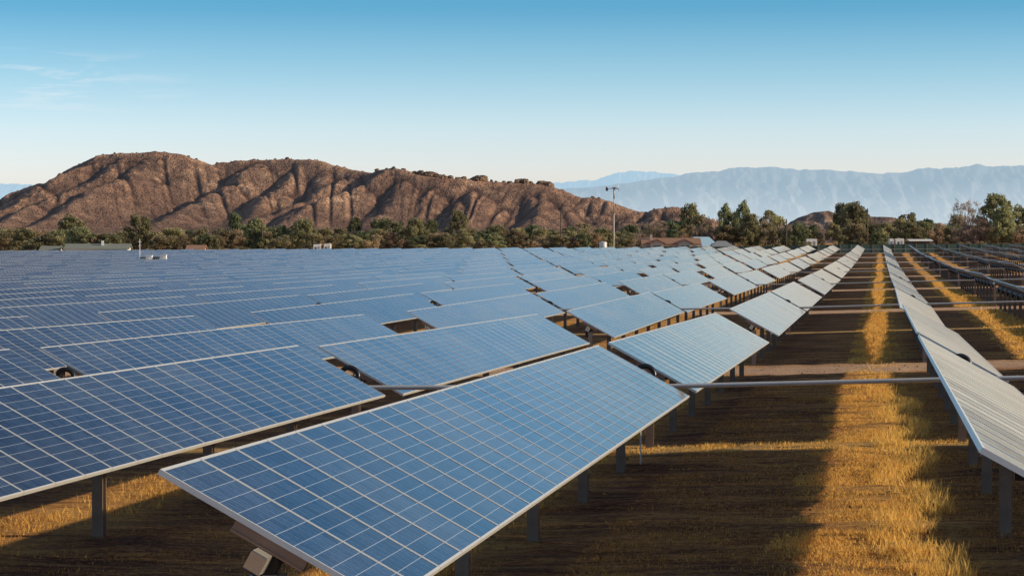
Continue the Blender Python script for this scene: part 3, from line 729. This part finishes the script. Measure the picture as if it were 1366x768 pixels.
for i, (px, ty, w, k) in enumerate(TREES):
    low = (ty > 310)
    if ty < 299 and px < 700: ty -= 5
    z = 612 + (0 if low else 30 + 18*((i*7) % 5))
    X, Y = ground_xy(px, z); g = gz(X, Y)
    h = (g - (HC - (ty-YH)/F*z))*-1; ww = w/F*z*1.45
    cnt[k] = cnt.get(k, 0) + 1
    name = {'P':'pine_tree','D':'evergreen_tree','O':'olive_tree','B':'dry_bush','X':'bare_tree'}[k]
    o = thing(name, '%s %s, %s such from left' % (LOOK[k], nearest(px), ordn(cnt[k])), 'bush' if k == 'B' else 'tree', (X, Y, g), random.uniform(0, 6.28), 'trees beyond the solar field')
    cm, tm = TM[k][i % 4]
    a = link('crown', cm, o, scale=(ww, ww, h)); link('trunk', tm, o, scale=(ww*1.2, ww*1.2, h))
# low shrubs filling the foot of the tree belt
shr = []
rs = random.Random(9)
px = -20
while px < 1390:
    shr.append((px, rs.uniform(5, 13), rs.uniform(14, 26), rs.choice('OOBDOBP'), rs.uniform(606, 660))); px += rs.uniform(7, 15)
for i, (px, hp, w, k, z) in enumerate(shr):
    if any(abs(px-q) < wq for q, wq in ((895, 42), (130, 46), (236, 18), (262, 14), (945, 22), (966, 14), (430, 16), (1228, 16), (1196, 14), (805, 8), (1097, 18))): z += 60
    X, Y = ground_xy(px, z); g = gz(X, Y)
    h = hp/F*z*1.25; ww = w/F*z
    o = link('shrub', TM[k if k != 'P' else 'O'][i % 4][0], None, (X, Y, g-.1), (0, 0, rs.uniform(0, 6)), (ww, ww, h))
    nm = {'O':'grey green','B':'dry tan','D':'dark green','P':'olive'}[k]
    tag(o, 'low %s shrub %s, %s shrub from left' % (nm, nearest(px), ordn(i+1)), 'shrub', 'low shrubs under the tree belt')

# ------------------------------------------------------------------ buildings and other things beyond the field
def at(px, z):
    X, Y = ground_xy(px, z); return X, Y, gz(X, Y)
def house(name, label, px0, px1, z, eave, ridge, dep, wall, roof, wins=(), doors=(), gables=(), cat='house', over=.5, rz=TH, chim=None, hip=0):
    w = (px1-px0)/F*z; x, y, g = at((px0+px1)/2, z)
    r = thing(name, label, cat, (x, y, g), rz)
    mb = MB(); mb.box((-w/2, 0, -.3), (w/2, dep, eave), 0)
    for s in (-1, 1): mb.poly([(s*w/2, 0, eave), (s*w/2, dep, eave), (s*w/2, dep/2, ridge-.15)], 0)
    link('wall', mb.mesh('wall', [wall]), r)
    mb = MB(); o = over; t = .14
    zl = eave - (ridge-eave)*o/(dep/2)
    for ys, yr in ((-o, dep/2), (dep+o, dep/2)):
        A = [(-w/2-o, ys, zl), (w/2+o, ys, zl), (w/2+o-hip, yr, ridge), (-w/2-o+hip, yr, ridge)]
        B = [(p[0], p[1], p[2]+t) for p in A]
        mb.poly(A); mb.poly(B); mb.poly([A[0], A[1], B[1], B[0]]); mb.poly([A[1], A[2], B[2], B[1]]); mb.poly([A[3], A[0], B[0], B[3]])
    if hip:
        for s in (-1, 1): mb.poly([(s*(w/2+o), -o, zl+t), (s*(w/2+o), dep+o, zl+t), (s*(w/2+o-hip), dep/2, ridge+t)])
    rf = link('roof', mb.mesh('roof', [roof]), r)
    if chim is not None:
        mb = MB(); mb.box((chim-.3, dep*.3, ridge-.6), (chim+.3, dep*.3+.6, ridge+.9)); link('chimney', mb.mesh('chimney', [wall]), rf)
    for (cx, cz, ww, hh) in wins:
        mb = MB(); mb.box((cx-ww/2-.08, -.06, cz-hh/2-.08), (cx+ww/2+.08, -.003, cz+hh/2+.08)); f = link('window', mb.mesh('window', [M['white']]), r)
        mb = MB(); mb.box((cx-ww/2, -.08, cz-hh/2), (cx+ww/2, -.063, cz+hh/2)); link('pane', mb.mesh('pane', [M['window']]), f)
    for (cx, ww, hh) in doors:
        mb = MB(); mb.box((cx-ww/2, -.07, -.2), (cx+ww/2, -.003, hh)); link('door', mb.mesh('door', [M['door']]), r)
    for (cx, ww, gr) in gables:                                            # front gables
        mb = MB(); d0 = -1.6
        mb.box((cx-ww/2, d0, -.3), (cx+ww/2, -.004, eave-.02), 0); mb.poly([(cx-ww/2, d0, eave-.02), (cx+ww/2, d0, eave-.02), (cx, d0, gr)], 0)
        pr = link('gable_wing', mb.mesh('gable_wing', [wall]), r)
        mb = MB()
        for s in (-1, 1):
            A = [(cx+s*(ww/2+.5), d0-.5, eave-.15), (cx, d0-.5, gr+.05), (cx, dep*.45, gr+.05), (cx+s*(ww/2+.5), dep*.2, eave-.15)]
            B = [(p[0], p[1], p[2]+.22) for p in A]; mb.poly(A); mb.poly(B); mb.poly([A[0], A[1], B[1], B[0]]); mb.poly([A[0], A[3], B[3], B[0]])
        link('roof', mb.mesh('gable_roof', [roof]), pr)
        mb = MB(); mb.box((cx-ww*.3, d0-.05, .3), (cx+ww*.3, d0-.003, eave-.5)); link('window', mb.mesh('window', [M['window']]), pr)
    return r
zb = 590
house('tile_roofed_house', 'long cream house with red tile roof and two front gables', 858, 933, zb, 2.75, 4.05, 7, M['cream'], M['tile'],
      [(-5.8, 1.5, 1.2, 1.1), (-1.9, 1.5, 1.3, 1.1), (1.1, 1.5, 1.3, 1.1), (6.3, 1.5, 1.2, 1.1)], [(-.4, 1, 2.0)], [(-3.7, 3.4, 3.65), (3.4, 3.4, 3.65)], chim=-5)
house('blue_roofed_garage', 'pale garage with light blue metal roof right of the tile roofed house', 936, 957, zb+14, 2.3, 4.3, 8, M['white'], M['blue_roof'], [], [(-.4, 2.2, 2.0)], rz=TH+.5, cat='garage')
house('grey_roofed_cottage', 'low cottage with pale grey roof beside the blue roofed garage', 951, 977, zb-6, 2.0, 3.2, 7, M['cream'], M['plain_grey'], [(1.2, 1.4, 1, .8)], hip=1.8)
house('bungalow', 'long low house with dull green roof at far left behind the panels', 88, 170, zb+6, 2.3, 3.5, 8, M['white'], M['grey_roof'], [(-5, 1.4, 1.4, 1), (-1, 1.4, 1.4, 1), (4, 1.4, 1.4, 1)], [(1.5, 1, 2)], chim=1.2, rz=TH+.06)
house('shed', 'small dull green roofed shed left of the long low house', 54, 78, zb+10, 1.9, 3.0, 6, M['cream'], M['grey_roof'], [(1, 1.2, .8, .7)], [(-1, .9, 1.8)], cat='shed')
house('shed', 'brown roofed shed right of the parked white vehicles', 250, 271, zb+4, 2.0, 3.0, 6, M['cream'], M['tile'], [(.8, 1.3, .8, .7)], [(-.8, .9, 1.8)], cat='shed')
house('carport', 'flat pale roofed carport under trees at far right', 1216, 1240, zb+16, 2.9, 3.2, 5, M['door'], M['white'], [], [(0, 2.4, 2.2)], cat='carport', over=.8)
def trailer(px0, px1, z, h, label, name='trailer', cat='trailer'):
    w = (px1-px0)/F*z; x, y, g = at((px0+px1)/2, z); r = thing(name, label, cat, (x, y, g), TH)
    mb = MB(); mb.box((-w/2, 0, .5), (w/2, 2.4, h)); mb.box((-w/2+.1, .1, h), (w/2-.1, 2.3, h+.12)); link('body', mb.mesh('body', [M['white']]), r)
    mb = MB(); mb.box((-w*.3, -.03, h*.5), (-w*.05, -.003, h*.8)); link('window', mb.mesh('window', [M['window']]), r)
    mb = MB(); mb.box((w*.12, -.03, .6), (w*.34, -.003, h*.85)); link('door', mb.mesh('door', [M['plain_grey']]), r)
    for s in (-.25, .25):
        mb = MB(); mb.tube([(s*w, -.05, .35), (s*w, .25, .35)], .38, 12); link('wheel', mb.mesh('wheel', [M['black']]), r)
trailer(418, 428, zb-5, 3.0, 'left white box trailer standing behind the panels')
trailer(432, 441, zb-5, 3.1, 'right white box trailer standing behind the panels')
trailer(1187, 1192, zb+5, 3.4, 'narrow white shed end just right of the aisle end', 'white_shed', 'shed')
trailer(1195, 1206, zb+5, 3.4, 'wider white shed just right of the aisle end', 'white_shed', 'shed')
trailer(1076, 1090, zb+40, 3.6, 'white hut among the trees left of the yellow green tree', 'white_hut', 'hut')
def car(px, z, label, L_=4.6, col='white'):
    x, y, g = at(px, z); r = thing('parked_car', label, 'car', (x, y, g), TH)
    prof = [(-L_/2, .4), (-L_/2, .95), (-L_*.33, 1.05), (-L_*.18, 1.62), (L_*.2, 1.65), (L_*.33, 1.08), (L_/2, .95), (L_/2, .4)]
    mb = MB(); A = [(p[0], 0, p[1]) for p in prof]; B = [(p[0], 1.75, p[1]) for p in prof]
    mb.poly(A); mb.poly(B[::-1])
    for k in range(len(A)): q = (k+1) % len(A); mb.poly([A[k], A[q], B[q], B[k]])
    link('body', mb.mesh('body', [M[col]]), r)
    mb = MB(); mb.poly([(-L_*.27, -.01, 1.1), (L_*.25, -.01, 1.1), (L_*.17, -.01, 1.55), (-L_*.15, -.01, 1.55)]); link('window', mb.mesh('window', [M['window']]), r)
    for s in (-.3, .3):
        mb = MB(); mb.tube([(s*L_, -.04, .34), (s*L_, .2, .34)], .34, 12); link('wheel', mb.mesh('wheel', [M['black']]), r)
car(226, zb+2, 'left of two white parked cars under the olive tree'); car(240, zb+2, 'right of two white parked cars under the olive tree', 5.4)
# tank
x, y, g = at(804.5, 585); r = thing('water_tank', 'upright pale steel water tank left of the wind turbine', 'tank', (x, y, g))
mb = MB(); mb.tube([(0,0,.2),(0,0,3.2)], .98, 20); mb.tube([(0,0,3.2),(0,0,3.42)], [1.0, .25], 20); link('tank_shell', mb.mesh('tank_shell', [M['tank']], False), r)
mb = MB(); mb.box((-1.15,-1.15,-.3),(1.15,1.15,.2)); link('base', mb.mesh('base', [M['cream']]), r)
# wind turbine
zt = 585; x, y, g = at(819, zt); ht = HC - (252-YH)/F*zt - g
r = thing('wind_turbine', 'small three bladed wind turbine on a tall pale pole', 'wind turbine', (x, y, g), TH)
mb = MB(); mb.tube([(0,0,-.5),(0,0,ht*.62)], [.10,.09], 10); link('pole', mb.mesh('pole', [M['white']], True), r)
mb = MB(); mb.tube([(0,0,ht*.62),(0,0,ht*.92)], [.11,.11], 10); mb.tube([(0,0,ht*.85),(0,0,ht)], [.20,.18], 10); link('pole_top', mb.mesh('pole_top', [M['plain_grey']], True), r)
mb = MB(); mb.tube([(-.5,0,ht+.15),(.2,0,ht+.2),(.75,0,ht+.2),(1.0,0,ht+.2)], [.16,.3,.26,.06], 10); nac = link('nacelle', mb.mesh('nacelle', [M['plain_grey']], True), r)
mb = MB(); mb.tube([(-.5,0,ht+.12),(-1.55,0,ht-.02)], .09, 6); link('tail_boom', mb.mesh('tail_boom', [M['plain_grey']]), nac)
mb = MB(); mb.box((-2.1,-.04,ht-.55),(-1.5,.04,ht+.25)); mb.poly([(-2.1,-.05,ht+.25),(-1.5,-.05,ht+.1),(-1.9,-.05,ht+.6)]); link('tail_fin', mb.mesh('tail_fin', [M['turb_dark']]), nac)
for k in range(3):
    a = R(14 + 120*k); mb = MB(); d = np.array([.12, math.sin(a)*.75, math.cos(a)]); d2 = np.array([0, math.cos(a), -math.sin(a)])
    c = np.array([.92, 0, ht+.2]); root, tip = c + d*.15, c + d*2.6
    mb.poly([root-d2*.16, root+d2*.16+np.array([.06,0,0]), tip+d2*.07, tip-d2*.05]); mb.poly([root-d2*.16+np.array([.09,0,0]), root+d2*.16+np.array([.15,0,0]), tip+d2*.07+np.array([.04,0,0]), tip-d2*.05+np.array([.04,0,0])])
    link('blade', mb.mesh('blade', [M['white']]), nac)
# utility poles
for px, ty, z, lab in ((350, 296, 640, 'dark wooden utility pole among the pines left of centre'), (748, 283, 610, 'wooden utility pole left of the wind turbine'), (1157, 278, 605, 'wooden utility pole straight beyond the aisle end'), (1049, 292, 625, 'thin wooden pole left of the white hut'), (47, 310, 640, 'short wooden pole at far left')):
    x, y, g = at(px, z); h = HC - (ty-YH)/F*z - g
    r = thing('utility_pole', lab, 'pole', (x, y, g), TH, 'utility poles beyond the field')
    mb = MB(); mb.tube([(0,0,-.5),(0,0,h)], [.2,.14], 8); link('pole', mb.mesh('pole', [M['wood']], True), r)
    mb = MB(); mb.box((-.12,-1.1,h-.8),(-.005+.13,1.1,h-.64)); link('crossarm', mb.mesh('crossarm', [M['wood']]), r)
# inverter station rising out of the panels at the left
zi = 392; x, y, g = at(206, zi); top = HC - (339.5-YH)/F*zi
for (px0, px1, tp, col, lab, nm) in ((213.5, 222, 339.8, 'white', 'taller white inverter cabinet rising above the panels at left', 'inverter_cabinet'), (195, 203, 340.3, 'white', 'small white cabinet top above the panels beside the mast', 'inverter_cabinet')):
    xx, yy, gg = at((px0+px1)/2, zi); w = (px1-px0)/F*zi; h = HC - (tp-YH)/F*zi - gg
    r = thing(nm, lab, 'cabinet', (xx, yy, gg), TH)
    mb = MB(); mb.box((-w/2,-.6,-.2),(w/2,.6,h-.08)); mb.box((-w/2-.06,-.66,h-.08),(w/2+.06,.66,h)); link('cabinet_body', mb.mesh('cabinet_body', [M[col]]), r)
    mb = MB(); mb.box((-w*.4,-.63,h-1.4),(w*.1,-.603,h-.2)); link('door', mb.mesh('door', [M['tank']]), r)
xx, yy, gg = at(200, zi+2); h = HC - (342.8-YH)/F*zi - gg; w = 26/F*zi
r = thing('transformer', 'dark low transformer bank between the mast and the white cabinet', 'transformer', (xx, yy, gg), TH)
mb = MB(); mb.box((-w/2,-.5,-.2),(w/2,.5,h)); link('housing', mb.mesh('housing', [M['turb_dark']]), r)
mb = MB()
for k in range(9): mb.box((-w/2+.15+k*w/9.3,-.58,h*.3),(-w/2+.22+k*w/9.3,-.503,h*.95))
link('cooling_fins', mb.mesh('cooling_fins', [M['plain_grey']]), r)
xx, yy, gg = at(186.5, zi); h = HC - (319-YH)/F*zi - gg
r = thing('weather_mast', 'thin weather mast standing beside the white inverter cabinets', 'mast', (xx, yy, gg), TH)
mb = MB(); mb.tube([(0,0,-.2),(0,0,h)], [.07,.05], 8); link('mast_pole', mb.mesh('mast_pole', [M['white']], True), r)
for q in (.78, .9):
    mb = MB(); mb.box((-.25,-.04,h*q),(.25,.04,h*q+.12)); link('sensor_arm', mb.mesh('sensor_arm', [M['white']]), r)
# fences: green slatted behind the aisle, dark line across the rest
def fence(pxa, pxb, z0, z1, h, label, mat, npost):
    r = None; A = at(pxa, z0); B = at(pxb, z1)
    r = thing('slatted_fence', label, 'fence', A)
    d = np.array(B[:2]) - np.array(A[:2]); Ln = np.linalg.norm(d); d /= Ln; nrm = np.array([-d[1], d[0]])
    mb = MB(); n = 90
    for k in range(n):
        s0, s1 = Ln*k/n, Ln*(k+1)/n; p0, p1 = d*s0, d*s1
        z0_, z1_ = gz(A[0]+p0[0], A[1]+p0[1])-A[2], gz(A[0]+p1[0], A[1]+p1[1])-A[2]
        mb.poly([(p0[0], p0[1], z0_-.2), (p1[0], p1[1], z1_-.2), (p1[0], p1[1], z1_+h), (p0[0], p0[1], z0_+h)])
    link('slat_panel', mb.mesh('slat_panel', [mat]), r)
    for k in range(npost+1):
        s = Ln*k/npost; p = d*s - nrm*.08; zz = gz(A[0]+p[0], A[1]+p[1])-A[2]
        mb = MB(); mb.tube([(p[0], p[1], zz-.3), (p[0], p[1], zz+h+.15)], .05, 5); link('post', mb.mesh('post', [M['post']]), r)
fence(1092, 1410, 574, 574, 2.1, 'dark green slatted fence across the end of the aisle', M['fence'], 22)
fence(-60, 1091, 600, 575, 1.9, 'dark fence along the far edge of the left solar field', M['fence'], 60)

# ------------------------------------------------------------------ sky, sun, camera
SUN_EL = R(19.6)
w = bpy.data.worlds.new('World'); sc.world = w; w.use_nodes = True
nt = w.node_tree; bg = nt.nodes['Background']
sky = N(nt, 'ShaderNodeTexSky', sky_type='NISHITA'); sky.sun_disc = False
sky.sun_elevation = SUN_EL; sky.sun_rotation = R(90); sky.air_density = 1.0; sky.dust_density = .6; sky.ozone_density = 1.4
tc = N(nt, 'ShaderNodeTexCoord'); sp = N(nt, 'ShaderNodeSeparateXYZ'); L(nt, tc.outputs['Generated'], sp.inputs[0])
el = sp.outputs[2]
grad = ramp(nt, val(nt, 'MULTIPLY', el, 1.0), [(0.0, (2.0, 1.98, 2.7)), (.030, (1.92, 1.96, 2.7)), (.048, (1.62, 1.84, 2.52)), (.072, (1.02, 1.48, 2.04)), (.10, (.42, 1.04, 1.58)), (.135, (.62, 1.28, 1.85)), (.20, (.42, 1.12, 1.62)), (.25, (.18, .78, 1.28)), (.31, (.09, .46, .86)), (.37, (.07, .33, .66)), (.48, (1.3, 1.2, 1.2)), (1.0, (2.7, 1.85, 1.2))])  # out-of-view bands shaped: blue for panel reflections, warm zenith as added fill
c = mixc(nt, 1.0, sky.outputs[0], grad, 'MULTIPLY')
# thin cirrus low on the left
az = val(nt, 'ARCTAN2', sp.outputs[0], sp.outputs[1])
cv = N(nt, 'ShaderNodeCombineXYZ'); L(nt, val(nt, 'MULTIPLY', az, 16.), cv.inputs[0]); L(nt, val(nt, 'MULTIPLY', el, 130.), cv.inputs[1])
cn = noise(nt, cv.outputs[0], 1.4, 6, .6, .4)
band = val(nt, 'MULTIPLY', ramp(nt, val(nt, 'MULTIPLY', el, 10.), [(.52, 0.0), (.62, 1.), (.72, 1.), (.82, 0.)]), ramp(nt, val(nt, 'MULTIPLY', val(nt, 'ADD', az, .6), 2.0), [(.34, 1.), (.62, 0.)]))
cl = val(nt, 'MULTIPLY', ramp(nt, cn, [(.50, 0.), (.64, .9)]), band)
c = mixc(nt, cl, c, (10.5, 10.2, 10.2))
L(nt, c, bg.inputs['Color']); bg.inputs['Strength'].default_value = .09
sl = bpy.data.lights.new('sun', 'SUN'); sl.energy = 5.0; sl.angle = R(.53); sl.color = (1.0, .79, .52)
so = bpy.data.objects.new('sun', sl); COL.objects.link(so)
so.rotation_euler = (0, R(90) - SUN_EL, 0)
cam = bpy.data.cameras.new('camera'); cam.sensor_width = 36; cam.lens = F/1366*36; cam.clip_end = 60000; cam.clip_start = .1
co = bpy.data.objects.new('camera', cam); COL.objects.link(co); co.location = (0, 0, HC)
co.rotation_euler = (R(90) - math.atan((CY-YH)/F), 0, TH)
sc.camera = co
sc.view_settings.view_transform = 'Standard'; sc.view_settings.look = 'None'; sc.view_settings.exposure = 0
